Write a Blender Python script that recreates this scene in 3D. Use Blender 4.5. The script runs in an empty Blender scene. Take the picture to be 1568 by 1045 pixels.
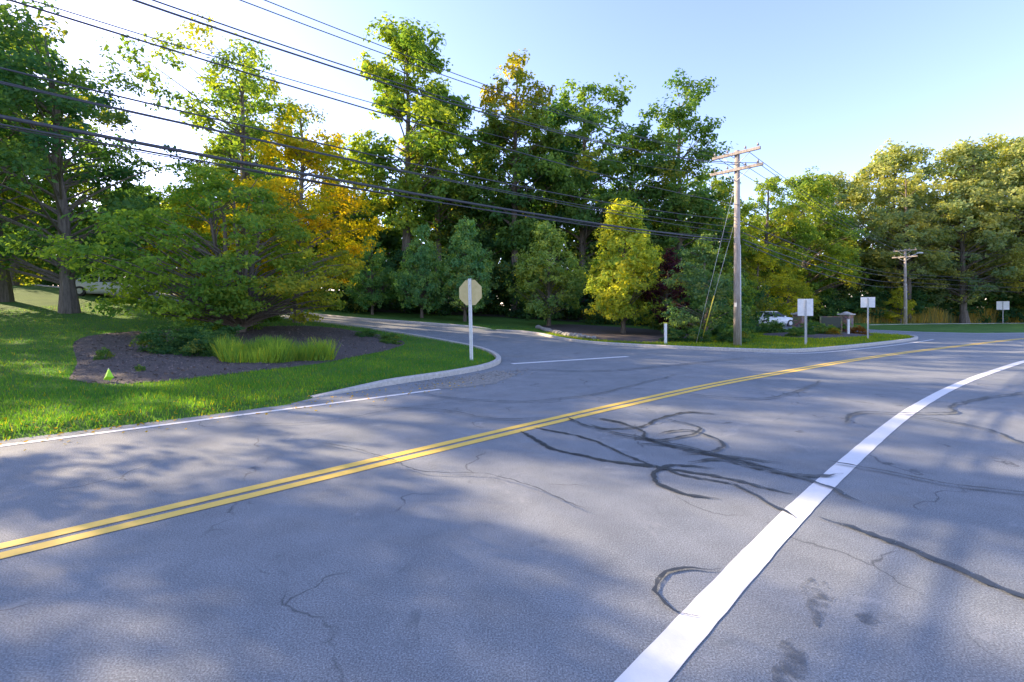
import bpy, bmesh, math, random
import numpy as np
from mathutils import Vector, geometry
random.seed(3)
S = bpy.context.scene
COL = S.collection

# ------------------------------------------------------------------ terrain
def ss(a, b, x):
    t = np.clip((np.asarray(x, float) - a) / (b - a), 0, 1)
    return t * t * (3 - 2 * t)

def H(x, y):
    x = np.asarray(x, float); y = np.asarray(y, float)
    u = (x + 6.2) * -.67 + (y - 5.55) * .74
    return 1.4 * ss(4, 30, u) + 2.2 * ss(22, 45, u) * ss(-8, -22, x)

def catmull(pts, step):
    P = [np.array(p, float) for p in pts]
    P = [2 * P[0] - P[1]] + P + [2 * P[-1] - P[-2]]
    out = []
    for i in range(1, len(P) - 2):
        n = max(1, int(np.linalg.norm(P[i + 1] - P[i]) / step))
        for j in range(n):
            t = j / n
            a, b, c, d = P[i - 1], P[i], P[i + 1], P[i + 2]
            out.append(.5 * ((2 * b) + (c - a) * t + (2 * a - 5 * b + 4 * c - d) * t * t + (3 * b - a - 3 * c + d) * t ** 3))
    out.append(P[-2])
    return np.array(out)

def linres(pts, step):
    out = []
    for i in range(len(pts) - 1):
        a = np.array(pts[i], float); b = np.array(pts[i + 1], float)
        n = max(1, int(np.linalg.norm(b - a) / step))
        for j in range(n):
            out.append(a + (b - a) * j / n)
    out.append(np.array(pts[-1], float))
    return np.array(out)

def smoothline(pts, step, win):
    c = linres(pts, step)
    k = int(win / step) | 1
    for _ in range(2):
        pad = np.vstack([2 * c[0] - c[k // 2:0:-1], c, 2 * c[-1] - c[-2:-k // 2 - 1:-1]])
        c = np.column_stack([np.convolve(pad[:, i], np.ones(k) / k, 'valid') for i in (0, 1)])
    return c

def inpoly(x, y, poly):
    x = np.asarray(x, float); y = np.asarray(y, float)
    r = np.zeros(x.shape, bool)
    n = len(poly)
    for i in range(n):
        x1, y1 = poly[i]; x2, y2 = poly[(i + 1) % n]
        if y1 == y2: continue
        c = ((y1 > y) != (y2 > y)) & (x < (x2 - x1) * (y - y1) / (y2 - y1) + x1)
        r ^= c
    return r

def distpoly(x, y, poly, closed=True):
    x = np.asarray(x, float); y = np.asarray(y, float)
    d = np.full(x.shape, 1e9)
    n = len(poly)
    for i in range(n if closed else n - 1):
        a = poly[i]; b = poly[(i + 1) % n]
        dx, dy = b[0] - a[0], b[1] - a[1]
        L = dx * dx + dy * dy + 1e-12
        t = np.clip(((x - a[0]) * dx + (y - a[1]) * dy) / L, 0, 1)
        d = np.minimum(d, np.hypot(x - a[0] - t * dx, y - a[1] - t * dy))
    return d

CURB_NEAR = [(-3.72, 8.6), (-2.7, 9.95), (-1.55, 11.4), (-.75, 12.7), (-.38, 14.1), (-.42, 15.6), (-.75, 17.2), (-1.35, 18.8), (-2.5, 20.5),
             (-4.3, 22.4), (-6.3, 24), (-10.2, 26.4), (-16, 28.8), (-25, 31), (-40, 36)]
CURB_FAR = [(-1, 28.4), (1.4, 26.6), (2.4, 24.4), (3.5, 22.5), (5.3, 20.7), (7.6, 19.0), (9.2, 18.1), (11, 17.8), (14.2, 19.5), (19.7, 23.2), (22.9, 25.8), (24.3, 28), (24.1, 31), (22.5, 38)]
cn = catmull(CURB_NEAR, .4); cf = catmull(CURB_FAR, .4)
FRONT = [(-43.4, -27.7), (-6.45, 5.8), (-4.95, 7.05), (-3.95, 7.95)]
ASPH = FRONT + [tuple(p) for p in cn] + \
       [(-40, 42), (-25, 36.5), (-16, 33), (-10.7, 30.5), (-6, 29.6)] + [tuple(p) for p in cf] + \
       [(22.3, 48), (30, 48), (30.5, 38), (31, 34.5), (33.5, 32.8), (38, 33.6), (50, 39.3), (82, 51), (140, 64), (140, -60), (-43.4, -60)]

def T(x, y):
    x = np.asarray(x, float); y = np.asarray(y, float)
    ins = inpoly(x, y, ASPH)
    d = distpoly(x, y, ASPH)
    lump = .012 * np.sin(x * 1.7 + y * .6) + .01 * np.sin(y * 2.3 - x)
    return H(x, y) - .02 + np.where(ins, 0, (.11 + lump) * ss(0, .4, d))
def Tz(x, y): return float(T(np.array([x]), np.array([y]))[0])

# ------------------------------------------------------------------ materials
def newmat(name):
    m = bpy.data.materials.new(name); m.use_nodes = True
    nt = m.node_tree; nt.nodes.clear()
    return m, nt, nt.nodes, nt.links

def N(nt, typ, **kw):
    n = nt.nodes.new(typ)
    for k, v in kw.items():
        if k in ('operation', 'blend_type', 'feature', 'data_type', 'attribute_name', 'noise_dimensions', 'distance'):
            setattr(n, k, v)
        else:
            n.inputs[k].default_value = v
    return n

def noise(nt, pos, scale, detail=4, rough=.6, dist=0):
    n = N(nt, 'ShaderNodeTexNoise'); n.inputs['Scale'].default_value = scale
    n.inputs['Detail'].default_value = detail; n.inputs['Roughness'].default_value = rough
    n.inputs['Distortion'].default_value = dist
    nt.links.new(pos, n.inputs['Vector']); return n.outputs['Fac']

def ramp(nt, fac, stops):
    r = nt.nodes.new('ShaderNodeValToRGB')
    e = r.color_ramp.elements
    while len(e) < len(stops): e.new(.5)
    for i, (p, c) in enumerate(stops):
        e[i].position = p
        e[i].color = (c, c, c, 1) if isinstance(c, (int, float)) else (*c, 1)
    nt.links.new(fac, r.inputs['Fac']); return r.outputs['Color']

def mix(nt, fac, a, b, mode='MIX'):
    m = nt.nodes.new('ShaderNodeMix'); m.data_type = 'RGBA'; m.blend_type = mode
    for idx, v in ((0, fac), (6, a), (7, b)):
        if isinstance(v, (int, float)): m.inputs[idx].default_value = v
        elif isinstance(v, tuple): m.inputs[idx].default_value = (*v, 1) if len(v) == 3 else v
        else: nt.links.new(v, m.inputs[idx])
    return m.outputs[2]

def finish(nt, col, rough=.8, bump=None, bstr=.3, bdist=.01, metal=0, spec=.5):
    b = nt.nodes.new('ShaderNodeBsdfPrincipled'); o = nt.nodes.new('ShaderNodeOutputMaterial')
    if isinstance(col, tuple): b.inputs['Base Color'].default_value = (*col, 1)
    else: nt.links.new(col, b.inputs['Base Color'])
    if isinstance(rough, (int, float)): b.inputs['Roughness'].default_value = rough
    else: nt.links.new(rough, b.inputs['Roughness'])
    b.inputs['Metallic'].default_value = metal
    b.inputs['Specular IOR Level'].default_value = spec
    if bump is not None:
        bp = nt.nodes.new('ShaderNodeBump'); bp.inputs['Strength'].default_value = bstr; bp.inputs['Distance'].default_value = bdist
        nt.links.new(bump, bp.inputs['Height']); nt.links.new(bp.outputs['Normal'], b.inputs['Normal'])
    nt.links.new(b.outputs[0], o.inputs[0]); return b, o

def pos(nt):
    return nt.nodes.new('ShaderNodeNewGeometry').outputs['Position']

def mat_asphalt():
    m, nt, nd, lk = newmat('asphalt')
    p = pos(nt)
    big = noise(nt, p, .35, 3, .6, .6)
    c = ramp(nt, big, [(.3, (.185, .207, .222)), (.7, (.24, .255, .265))])
    med = noise(nt, p, 2.2, 4, .65)
    c = mix(nt, .75, c, ramp(nt, med, [(.3, .80), (.7, 1.12)]), 'MULTIPLY')
    sp = noise(nt, p, 110, 2, .75)
    c = mix(nt, .9, c, ramp(nt, sp, [(.3, .4), (.5, .95), (.72, 1.75)]), 'MULTIPLY')
    vo = nd.new('ShaderNodeTexVoronoi'); vo.inputs['Scale'].default_value = 48; lk.new(p, vo.inputs['Vector'])
    c = mix(nt, ramp(nt, vo.outputs['Distance'], [(.0, .65), (.2, 0.)]), c, (.55, .55, .53))
    st = noise(nt, p, 1.3, 5, .75, 1.2)
    c = mix(nt, ramp(nt, st, [(.62, 0.), (.72, .5)]), c, (.10, .115, .125))
    c = mix(nt, ramp(nt, st, [(.28, .45), (.40, 0.)]), c, (.36, .37, .37))
    wn = nd.new('ShaderNodeTexNoise'); wn.inputs['Scale'].default_value = 1.4; wn.inputs['Detail'].default_value = 4; lk.new(p, wn.inputs['Vector'])
    wv = nd.new('ShaderNodeVectorMath'); wv.operation = 'ADD'; lk.new(p, wv.inputs[0]); lk.new(wn.outputs['Color'], wv.inputs[1])
    cr = nd.new('ShaderNodeTexVoronoi'); cr.feature = 'DISTANCE_TO_EDGE'; cr.inputs['Scale'].default_value = .38; lk.new(wv.outputs[0], cr.inputs['Vector'])
    fc = mix(nt, 1.0, ramp(nt, cr.outputs['Distance'], [(.0, .75), (.006, 0.)]), ramp(nt, wn.outputs['Fac'], [(.50, 0.), (.58, 1.)]), 'MULTIPLY')
    c = mix(nt, fc, c, (.05, .055, .06))
    finish(nt, c, .8, sp, .6, .006, spec=.3)
    return m

def mat_paint(name, col, wear=.60):
    m, nt, nd, lk = newmat(name)
    p = pos(nt)
    n1 = noise(nt, p, 70, 4, .75)
    n2 = noise(nt, p, 6, 5, .7)
    add = N(nt, 'ShaderNodeMath', operation='ADD'); lk.new(n1, add.inputs[0]); lk.new(n2, add.inputs[1])
    dirty = mix(nt, noise(nt, p, 12, 4, .7), col, tuple(x * .8 for x in col))
    c = mix(nt, ramp(nt, add.outputs[0], [(wear + .50, 0.), (wear + .60, .85)]), dirty, (.24, .25, .25))
    finish(nt, c, .65, n1, .4, .004)
    return m

def mat_alpha(name, col, sc, lo, hi, amax, rough=.6):
    m, nt, nd, lk = newmat(name)
    p = pos(nt)
    n1 = noise(nt, p, sc, 6, .8)
    b, o = finish(nt, col, rough)
    tr = nd.new('ShaderNodeBsdfTransparent'); ms = nd.new('ShaderNodeMixShader')
    lk.new(ramp(nt, n1, [(lo, .0), (hi, amax)]), ms.inputs[0]); lk.new(tr.outputs[0], ms.inputs[1]); lk.new(b.outputs[0], ms.inputs[2])
    lk.new(ms.outputs[0], o.inputs[0])
    return m

def mat_grass():
    m, nt, nd, lk = newmat('grass')
    p = pos(nt)
    c = ramp(nt, noise(nt, p, .5, 4, .65), [(.3, (.045, .12, .022)), (.6, (.085, .185, .03)), (.8, (.15, .20, .04))])
    sp = noise(nt, p, 30, 3, .8)
    c = mix(nt, .7, c, ramp(nt, sp, [(.3, .5), (.7, 1.5)]), 'MULTIPLY')
    finish(nt, c, .9, sp, .9, .04, spec=.2)
    return m

def mat_floor():
    m, nt, nd, lk = newmat('leaf_litter')
    p = pos(nt)
    n1 = noise(nt, p, 2, 6, .75)
    c = ramp(nt, n1, [(.3, (.02, .03, .01)), (.55, (.045, .04, .02)), (.75, (.04, .07, .02))])
    finish(nt, c, .95, n1, .8, .05)
    return m

def mat_mulch():
    m, nt, nd, lk = newmat('bark_mulch')
    p = pos(nt)
    vo = nd.new('ShaderNodeTexVoronoi'); vo.inputs['Scale'].default_value = 22; lk.new(p, vo.inputs['Vector'])
    c = ramp(nt, noise(nt, p, 25, 5, .8), [(.3, (.035, .027, .025)), (.55, (.09, .072, .066)), (.78, (.21, .17, .155))])
    finish(nt, c, .9, vo.outputs['Distance'], .9, .03)
    return m

def mat_simple(name, c1, c2, sc, rough=.8, bstr=.3, bd=.01, metal=0, det=5, spec=.5):
    m, nt, nd, lk = newmat(name)
    p = pos(nt)
    n1 = noise(nt, p, sc, det, .7)
    c = ramp(nt, n1, [(.3, c1), (.7, c2)])
    finish(nt, c, rough, n1, bstr, bd, metal, spec)
    return m

def mat_bark(name='bark', c1=(.07, .055, .045), c2=(.20, .17, .14)):
    m, nt, nd, lk = newmat(name)
    p = pos(nt)
    mp = nd.new('ShaderNodeMapping'); mp.inputs['Scale'].default_value = (9, 9, 1.2); lk.new(p, mp.inputs['Vector'])
    n1 = noise(nt, mp.outputs[0], 1.5, 4, .75)
    finish(nt, ramp(nt, n1, [(.3, c1), (.7, c2)]), .9, n1, .8, .03)
    return m

def mat_leaf():
    m, nt, nd, lk = newmat('leaves')
    oi = nd.new('ShaderNodeObjectInfo')
    at = N(nt, 'ShaderNodeAttribute', attribute_name='tint'); ag = N(nt, 'ShaderNodeAttribute', attribute_name='gold')
    c = mix(nt, ag.outputs['Fac'], oi.outputs['Color'], (.38, .28, .02))
    v = ramp(nt, at.outputs['Fac'], [(0, (.45, .74, .98)), (.5, (1, 1, .97)), (1, (2.1, 1.65, 1.0))])
    c = mix(nt, 1.0, c, v, 'MULTIPLY')
    d = nd.new('ShaderNodeBsdfDiffuse'); t = nd.new('ShaderNodeBsdfTranslucent')
    lk.new(c, d.inputs[0])
    ct = mix(nt, 1.0, c, (2.5, 2.3, .6), 'MULTIPLY'); lk.new(ct, t.inputs[0])
    m1 = nd.new('ShaderNodeMixShader'); m1.inputs[0].default_value = .42
    lk.new(d.outputs[0], m1.inputs[1]); lk.new(t.outputs[0], m1.inputs[2])
    o = nd.new('ShaderNodeOutputMaterial'); lk.new(m1.outputs[0], o.inputs[0])
    return m

M_ASPH = mat_asphalt(); M_WHITE = mat_paint('white_road_paint', (.78, .78, .77)); M_YEL = mat_paint('yellow_road_paint', (.88, .59, .11), .62)
M_TAR = mat_alpha('tar_seal', (.03, .036, .044), 11, .34, .48, .93, .4)
M_STAIN = mat_alpha('oil_stain', (.10, .115, .13), 8, .46, .62, .75, .6)
M_GRASS = mat_grass(); M_FLOOR = mat_floor(); M_MULCH = mat_mulch()
M_CONC = mat_simple('kerb_concrete', (.34, .32, .29), (.55, .52, .48), 14, .85, .4, .01)
M_GRAVEL = mat_alpha('gravel', (.30, .29, .26), 11, .34, .5, .9, .9)
M_BARK = mat_bark(); M_LEAF = mat_leaf()
M_POLE = mat_bark('pole_wood', (.24, .20, .17), (.50, .44, .38))
M_ALU_SUNLIT = mat_simple('sunlit_aluminium', (.56, .45, .20), (.66, .54, .27), 5, .55, .05, .002, .0)  # yellow cast of sunlight put into the base colour of bare silver metal
M_GALV = mat_simple('galvanised_steel', (.45, .46, .46), (.65, .65, .64), 20, .5, .1, .002, .1)
M_WPAINT = mat_simple('white_paint', (.68, .68, .66), (.82, .82, .8), 9, .5, .05, .002)
M_RED = mat_simple('red_sign', (.5, .02, .02), (.55, .03, .03), 5, .4, 0, .001)
M_BLACK = mat_simple('black_rubber', (.012, .012, .013), (.03, .03, .03), 20, .6, .1, .002)
M_WIRE = mat_simple('wire_sheath', (.03, .035, .045), (.06, .065, .08), 20, .6, .1, .002)
M_CERAM = mat_simple('insulator', (.25, .24, .24), (.35, .33, .32), 20, .3, 0, .001)
def mat_stone():
    m, nt, nd, lk = newmat('field_stone')
    p = pos(nt)
    vo = nd.new('ShaderNodeTexVoronoi'); vo.inputs['Scale'].default_value = 5; lk.new(p, vo.inputs['Vector'])
    ve = nd.new('ShaderNodeTexVoronoi'); ve.feature = 'DISTANCE_TO_EDGE'; ve.inputs['Scale'].default_value = 5; lk.new(p, ve.inputs['Vector'])
    c = mix(nt, .6, vo.outputs['Color'], (.5, .5, .5), 'MIX')
    c = mix(nt, 1., c, (.42, .30, .22), 'MULTIPLY')
    c = mix(nt, ramp(nt, ve.outputs['Distance'], [(.02, 1.), (.06, 0.)]), c, (.08, .07, .06))
    finish(nt, c, .85, ve.outputs['Distance'], .6, .03); return m
M_STONE = mat_stone()
M_ROCK = mat_simple('rock', (.14, .13, .12), (.36, .34, .31), 6, .85, .6, .03)
M_YPL = mat_simple('yellow_plastic', (.6, .5, .04), (.7, .6, .06), 6, .4, 0, .001)
M_LIME = mat_simple('lime_plastic', (.34, .72, .02), (.4, .8, .03), 6, .4, 0, .001)
M_GLASS = mat_simple('car_glass', (.02, .025, .03), (.03, .035, .04), 3, .08, 0, .001)
M_CARW = mat_simple('car_paint_white', (.72, .73, .75), (.76, .77, .78), 3, .25, 0, .001)
M_DKSIGN = mat_simple('dark_sign_board', (.015, .03, .02), (.02, .04, .03), 6, .4, 0, .001)

# ------------------------------------------------------------------ mesh helpers
def mobj(name, verts, faces, mat, smooth=False, parent=None):
    me = bpy.data.meshes.new(name)
    me.from_pydata([tuple(map(float, v)) for v in verts], [], [tuple(map(int, f)) for f in faces]); me.update()
    if mat: me.materials.append(mat)
    if smooth:
        me.polygons.foreach_set('use_smooth', [True] * len(me.polygons))
    ob = bpy.data.objects.new(name, me); COL.objects.link(ob)
    if parent: ob.parent = parent
    return ob

def empty(name, loc=(0, 0, 0), rz=0):
    e = bpy.data.objects.new(name, None); COL.objects.link(e); e.location = loc; e.rotation_euler = (0, 0, rz); e.empty_display_size = .2
    return e

def bm_obj(name, bm, mat, parent=None, smooth=False, bevel=0):
    me = bpy.data.meshes.new(name)
    if bevel:
        bmesh.ops.bevel(bm, geom=list(bm.edges), offset=bevel, segments=2, affect='EDGES', profile=.7)
    bm.to_mesh(me); bm.free(); me.materials.append(mat)
    if smooth: me.polygons.foreach_set('use_smooth', [True] * len(me.polygons))
    ob = bpy.data.objects.new(name, me); COL.objects.link(ob)
    if parent: ob.parent = parent
    return ob

def box(name, size, loc, mat, parent=None, bevel=0, rot=(0, 0, 0)):
    bm = bmesh.new(); bmesh.ops.create_cube(bm, size=1); bmesh.ops.scale(bm, vec=size, verts=bm.verts)
    o = bm_obj(name, bm, mat, parent, bevel=bevel); o.location = loc; o.rotation_euler = rot; return o

def cyl(name, r1, r2, p0, p1, mat, parent=None, seg=12, bevel=0):
    p0 = Vector(p0); p1 = Vector(p1); d = p1 - p0
    bm = bmesh.new(); bmesh.ops.create_cone(bm, cap_ends=True, segments=seg, radius1=r1, radius2=r2, depth=d.length)
    o = bm_obj(name, bm, mat, parent, smooth=False); o.location = (p0 + p1) / 2
    o.rotation_euler = d.to_track_quat('Z', 'Y').to_euler(); 
    for f in o.data.polygons: f.use_smooth = len(f.vertices) == 4
    return o

def drape(name, poly, zfn, spacing, mat, region=None, edge=.5, parent=None):
    b = linres(list(poly) + [poly[0]], edge)[:-1]
    xs, ys = b[:, 0], b[:, 1]
    r = region or (xs.min(), ys.min(), xs.max(), ys.max())
    gx, gy = np.meshgrid(np.arange(r[0], r[2], spacing) + .013, np.arange(r[1], r[3], spacing) + .017)
    gx = gx.ravel(); gy = gy.ravel()
    k = inpoly(gx, gy, poly); gx, gy = gx[k], gy[k]
    k = distpoly(gx, gy, poly) > .25 * spacing; gx, gy = gx[k], gy[k]
    pts = [Vector(p) for p in b] + [Vector((x, y)) for x, y in zip(gx, gy)]
    nb = len(b)
    edges = [(i, (i + 1) % nb) for i in range(nb)]
    v, e, f, _, _, _ = geometry.delaunay_2d_cdt(pts, edges, [], 0, 1e-4)
    v = np.array([(p[0], p[1]) for p in v]); f = np.array(f)
    c = v[f].mean(axis=1)
    f = f[inpoly(c[:, 0], c[:, 1], poly)]
    z = zfn(v[:, 0], v[:, 1])
    return mobj(name, np.column_stack([v, z]), f, mat, True, parent)

# ground: one sheet to the horizon
xs = [-900, -500, -250, -150, -100, -80] + list(range(-68, 76)) + [90, 120, 200, 400, 900]
ys = [-400, -150, -70, -40] + list(range(-24, 82)) + [95, 120, 200, 500, 1200]
gx, gy = np.meshgrid(np.array(xs, float), np.array(ys, float))
bp = linres(ASPH, .5)
tang = np.gradient(bp, axis=0); tang /= (np.linalg.norm(tang, axis=1)[:, None] + 1e-9)
nrm = np.column_stack([-tang[:, 1], tang[:, 0]])
near = (bp[:, 0] > -44) & (bp[:, 0] < 84) & (bp[:, 1] > -30)
allp = [np.column_stack([gx.ravel(), gy.ravel()]), bp[near], (bp + nrm * .2)[near], (bp + nrm * .45)[near]]
allp = np.vstack(allp)
v, e, f, _, _, _ = geometry.delaunay_2d_cdt([Vector(p) for p in allp], [], [], 0, 1e-3)
v = np.array([(p[0], p[1]) for p in v])
mobj('ground', np.column_stack([v, T(v[:, 0], v[:, 1])]), f, M_GRASS, True)
drape('road', ASPH, lambda x, y: H(x, y), 1.0, M_ASPH, region=(-44, 12, 31, 49))

def ribbon(name, pts, width, zoff, mat, step=.3, taper=False, wob=0, parent=None, jit=0, raw=None):
    c = catmull(pts, step) if raw is None else raw
    t = np.gradient(c, axis=0); t /= (np.linalg.norm(t, axis=1)[:, None] + 1e-9)
    n = np.column_stack([-t[:, 1], t[:, 0]])
    rs = np.random.RandomState(len(c) + int(abs(c[0][0]) * 100))
    if jit:
        j = np.convolve(rs.normal(size=len(c) + 8), np.ones(9) / 9, 'valid') * jit
        c = c + n * j[:, None]
    w = np.full(len(c), width / 2)
    if wob: w = w * (1 + wob * rs.uniform(-1, 1, len(c)))
    if taper: w = w * np.clip(np.minimum(np.arange(len(c)), np.arange(len(c))[::-1]) / 4, .15, 1)
    L = c + n * w[:, None]; R = c - n * w[:, None]
    V = np.vstack([np.column_stack([L, H(L[:, 0], L[:, 1]) + zoff]), np.column_stack([R, H(R[:, 0], R[:, 1]) + zoff])])
    k = len(c)
    F = [(i, k + i, k + i + 1, i + 1) for i in range(k - 1)]
    return mobj(name, V, F, mat, parent=parent)

def off(c, o):
    t = np.gradient(c, axis=0); t /= (np.linalg.norm(t, axis=1)[:, None] + 1e-9)
    return c + np.column_stack([-t[:, 1], t[:, 0]]) * o

YEL = smoothline([(-43, -32.4), (-20, -11.7), (-3.5, 3.12), (1.22, 7.36), (4.5, 10.15), (10.5, 14.55), (15.2, 17.7), (28.8, 26), (48, 34.5), (80, 44), (140, 57)], .2, 2.4)
mk = empty('road_markings')
ribbon('centre_line_left', None, .12, .005, M_YEL, parent=mk, wob=.04, raw=off(YEL, .092))
ribbon('centre_line_right', None, .12, .005, M_YEL, parent=mk, wob=.04, raw=off(YEL, -.092))
WH = smoothline([(-43, -40.5), (-8, -6.4), (.58, 2.03), (2.26, 3.69), (4.47, 5.70), (6.35, 7.35), (8.79, 9.30), (11.36, 11.2), (16.6, 14.8), (28, 21.4), (48, 30), (80, 39.6), (140, 52)], .12, 2.0)
ribbon('edge_line_right', None, .17, .005, M_WHITE, parent=mk, wob=.03, raw=WH)
ribbon('edge_line_left', None, .11, .005, M_WHITE, parent=mk, wob=.08, raw=smoothline([(-43.2, -28.1), (-20, -6.9), (-6.2, 5.55), (-4.7, 6.8), (-3.32, 7.95), (-2.4, 8.72), (-1.5, 9.5)], .15, 1.0))
ribbon('edge_line_far', [(9.4, 17.75), (11, 17.35), (14.4, 19.1), (19.9, 22.8), (23.6, 25.6)], .1, .005, M_WHITE, parent=mk)
ribbon('edge_line_bay', [(30.2, 37.5), (30.6, 34.3), (31.8, 32.6), (33.8, 32.2), (38.2, 33.0), (50.2, 38.7), (82, 50.2)], .16, .005, M_WHITE, parent=mk)
ribbon('stop_line', [(0.0, 14.0), (2.0, 15.05), (4.1, 16.2)], .22, .005, M_WHITE, parent=mk)

# tar seals / tyre marks
tars = [([(.1, 6.2), (.45, 5.5), (.9, 5.05), (1.48, 4.8), (2.03, 4.5), (2.5, 4.08)], .06),
        ([(.3, 6.4), (.9, 5.9), (1.3, 5.2), (1.7, 4.6), (2.1, 4.3), (2.2, 3.9), (2.26, 3.6)], .042),
        ([(2.1, 4.75), (1.7, 4.85), (1.4, 4.6), (1.38, 4.3), (1.6, 4.05), (1.8, 3.98)], .048),
        ([(2.42, 3.62), (2.62, 3.35), (2.75, 3.05), (2.85, 2.75), (2.95, 2.5), (3.3, 2.2)], .06),
        ([(1.32, 2.92), (1.1, 2.9), (.93, 2.8), (.83, 2.62), (.88, 2.48), (1.0, 2.42)], .024),
        ([(1.1, 6.6), (1.3, 6.3), (1.8, 6.4), (2.2, 6.9), (2.8, 7.3), (3.3, 7.2)], .045),
        ([(1.2, 7.0), (1.5, 6.7), (1.75, 6.2), (1.7, 5.8), (2.1, 5.3), (2.9, 4.9)], .05),
        ([(1.5, 5.6), (1.9, 5.5), (2.5, 4.9), (2.9, 4.3), (3.0, 3.9)], .042),
        ([(1.9, 4.9), (2.3, 5.0), (2.7, 4.6), (3.0, 4.5), (3.3, 4.6)], .05),
        ([(1.9, 6.0), (2.4, 6.2), (2.6, 5.7), (2.3, 5.3), (1.9, 5.2)], .04),
        ([(2.3, 6.9), (2.6, 6.4), (2.3, 6.0), (1.8, 5.7), (1.3, 6.0)], .035),
        ([(.8, 7.0), (1.2, 6.2), (1.9, 5.7), (2.4, 5.1), (2.8, 4.6)], .04),
        ([(6.0, 7.1), (6.4, 6.8), (6.5, 6.2), (6.3, 5.6), (6.6, 5.0)], .04),
        ([(-1.8, 9.0), (-.9, 8.4), (.4, 8.2), (1.6, 8.9), (2.8, 10.1), (4.2, 11.6)], .025),
        ([(-2.6, 7.8), (-1.2, 7.5), (-.3, 6.9), (.6, 6.9)], .02),
        ([(-4.2, 6.6), (-2.9, 6.6), (-1.8, 7.6), (-.6, 8.3)], .016),
        ([(3.4, 5.0), (4.2, 4.2), (5.2, 3.9), (6.4, 4.2)], .035),
        ([(4.8, 6.6), (5.6, 7.3), (6.9, 7.2), (7.6, 7.9), (9.5, 8.8), (12, 9.6)], .045),
        ([(3.2, 9.0), (4.4, 8.4), (5.4, 8.9), (7.2, 10.6)], .035), ([(.2, 12.6), (2.2, 12.2), (4.6, 13.4), (8, 15.6)], .05), ([(4.6, 3.4), (4.9, 2.9), (5.6, 2.5), (6.4, 2.6)], .03),
        ([(-2.4, 5.6), (-1.6, 5.2), (-.9, 4.6), (-.2, 4.5), (.6, 3.7)], .012)]
tk = empty('tar_seal')
for i, (pts, w) in enumerate(tars):
    ribbon('seal_%d' % (i + 1), pts, w, .009 + .0012 * i, M_TAR, .05, True, .5, tk, jit=.06)
sk_ = empty('oil_stain')
def blob(i, cx, cy, rx, ry, rot):
    a = np.linspace(0, 6.283, 28, endpoint=False); rr = 1 + .22 * np.sin(3 * a + i) + .15 * np.sin(7 * a + 2 * i)
    px, py = np.cos(a) * rx * rr, np.sin(a) * ry * rr
    poly = [(cx + x * math.cos(rot) - y * math.sin(rot), cy + x * math.sin(rot) + y * math.cos(rot)) for x, y in zip(px, py)]
    drape('stain_%d' % i, poly, lambda x, y: H(x, y) + .006 + .0004 * i, .3, M_STAIN, parent=sk_)
for i, b in enumerate([(1.75, 2.62, .07, .22, -.6), (1.28, 2.12, .06, .2, -.7), (1.95, 2.45, .12, .04, .2)]):
    blob(i, *b)

# gravel fan by the kerb
drape('gravel', [(-1.9, 9.5), (-1.6, 10.2), (-1.35, 10.7), (-1.0, 11.5), (-.7, 12.0), (-.45, 12.5), (-.2, 12.2), (-.15, 11.9), (.1, 11.7), (.05, 11.35), (-.1, 11.0), (-.3, 10.6), (-.35, 10.2), (-.7, 10.0), (-.9, 9.8), (-1.2, 9.6)], lambda x, y: H(x, y) + .007, .5, M_GRAVEL)
bm = bmesh.new()
for i in range(500):
    a = random.random(); cx = -2.2 + 2.4 * a + random.gauss(0, .2); cy = 9.9 + 2.3 * a + random.gauss(0, .35)
    q = bmesh.ops.create_icosphere(bm, subdivisions=1, radius=random.uniform(.006, .018))['verts']
    for vv in q: vv.co += Vector((cx, cy, .014))
bm_obj('gravel_pebbles', bm, M_ROCK)

# kerbs
def kerb(name, pts, side):
    c = catmull(pts, .35)
    t = np.gradient(c, axis=0); t /= (np.linalg.norm(t, axis=1)[:, None] + 1e-9)
    n = np.column_stack([-t[:, 1], t[:, 0]]) * side
    prof = [(-.005, -.03), (-.005, .10), (.02, .13), (.14, .13), (.155, .115), (.155, -.02)]
    V = []; F = []
    for i, (p, q) in enumerate(zip(c, n)):
        s = min(1, i / 5 + .15, (len(c) - 1 - i) / 5 + .15)
        for o, z in prof:
            xy = p + q * o
            V.append((xy[0], xy[1], float(H(xy[0], xy[1])) + (z * s if z > 0 else z)))
    k = len(prof)
    for i in range(len(c) - 1):
        for j in range(k - 1):
            a = i * k + j
            F.append((a, a + 1, a + k + 1, a + k))
    F.append(tuple(range(k))); F.append(tuple((len(c) - 1) * k + j for j in range(k)))
    mobj(name, V, F, M_CONC)
kerb('kerb', CURB_NEAR, 1)
kerb('kerb', CURB_FAR, 1)
kerb('kerb', [(-25, 36.5), (-16, 33), (-10.7, 30.5), (-6, 29.6), (-1.2, 28.6)], 1)
kerb('kerb', [(36, 47), (46, 50.5), (58, 53), (78, 56.5), (95, 61)], 1)

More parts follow.
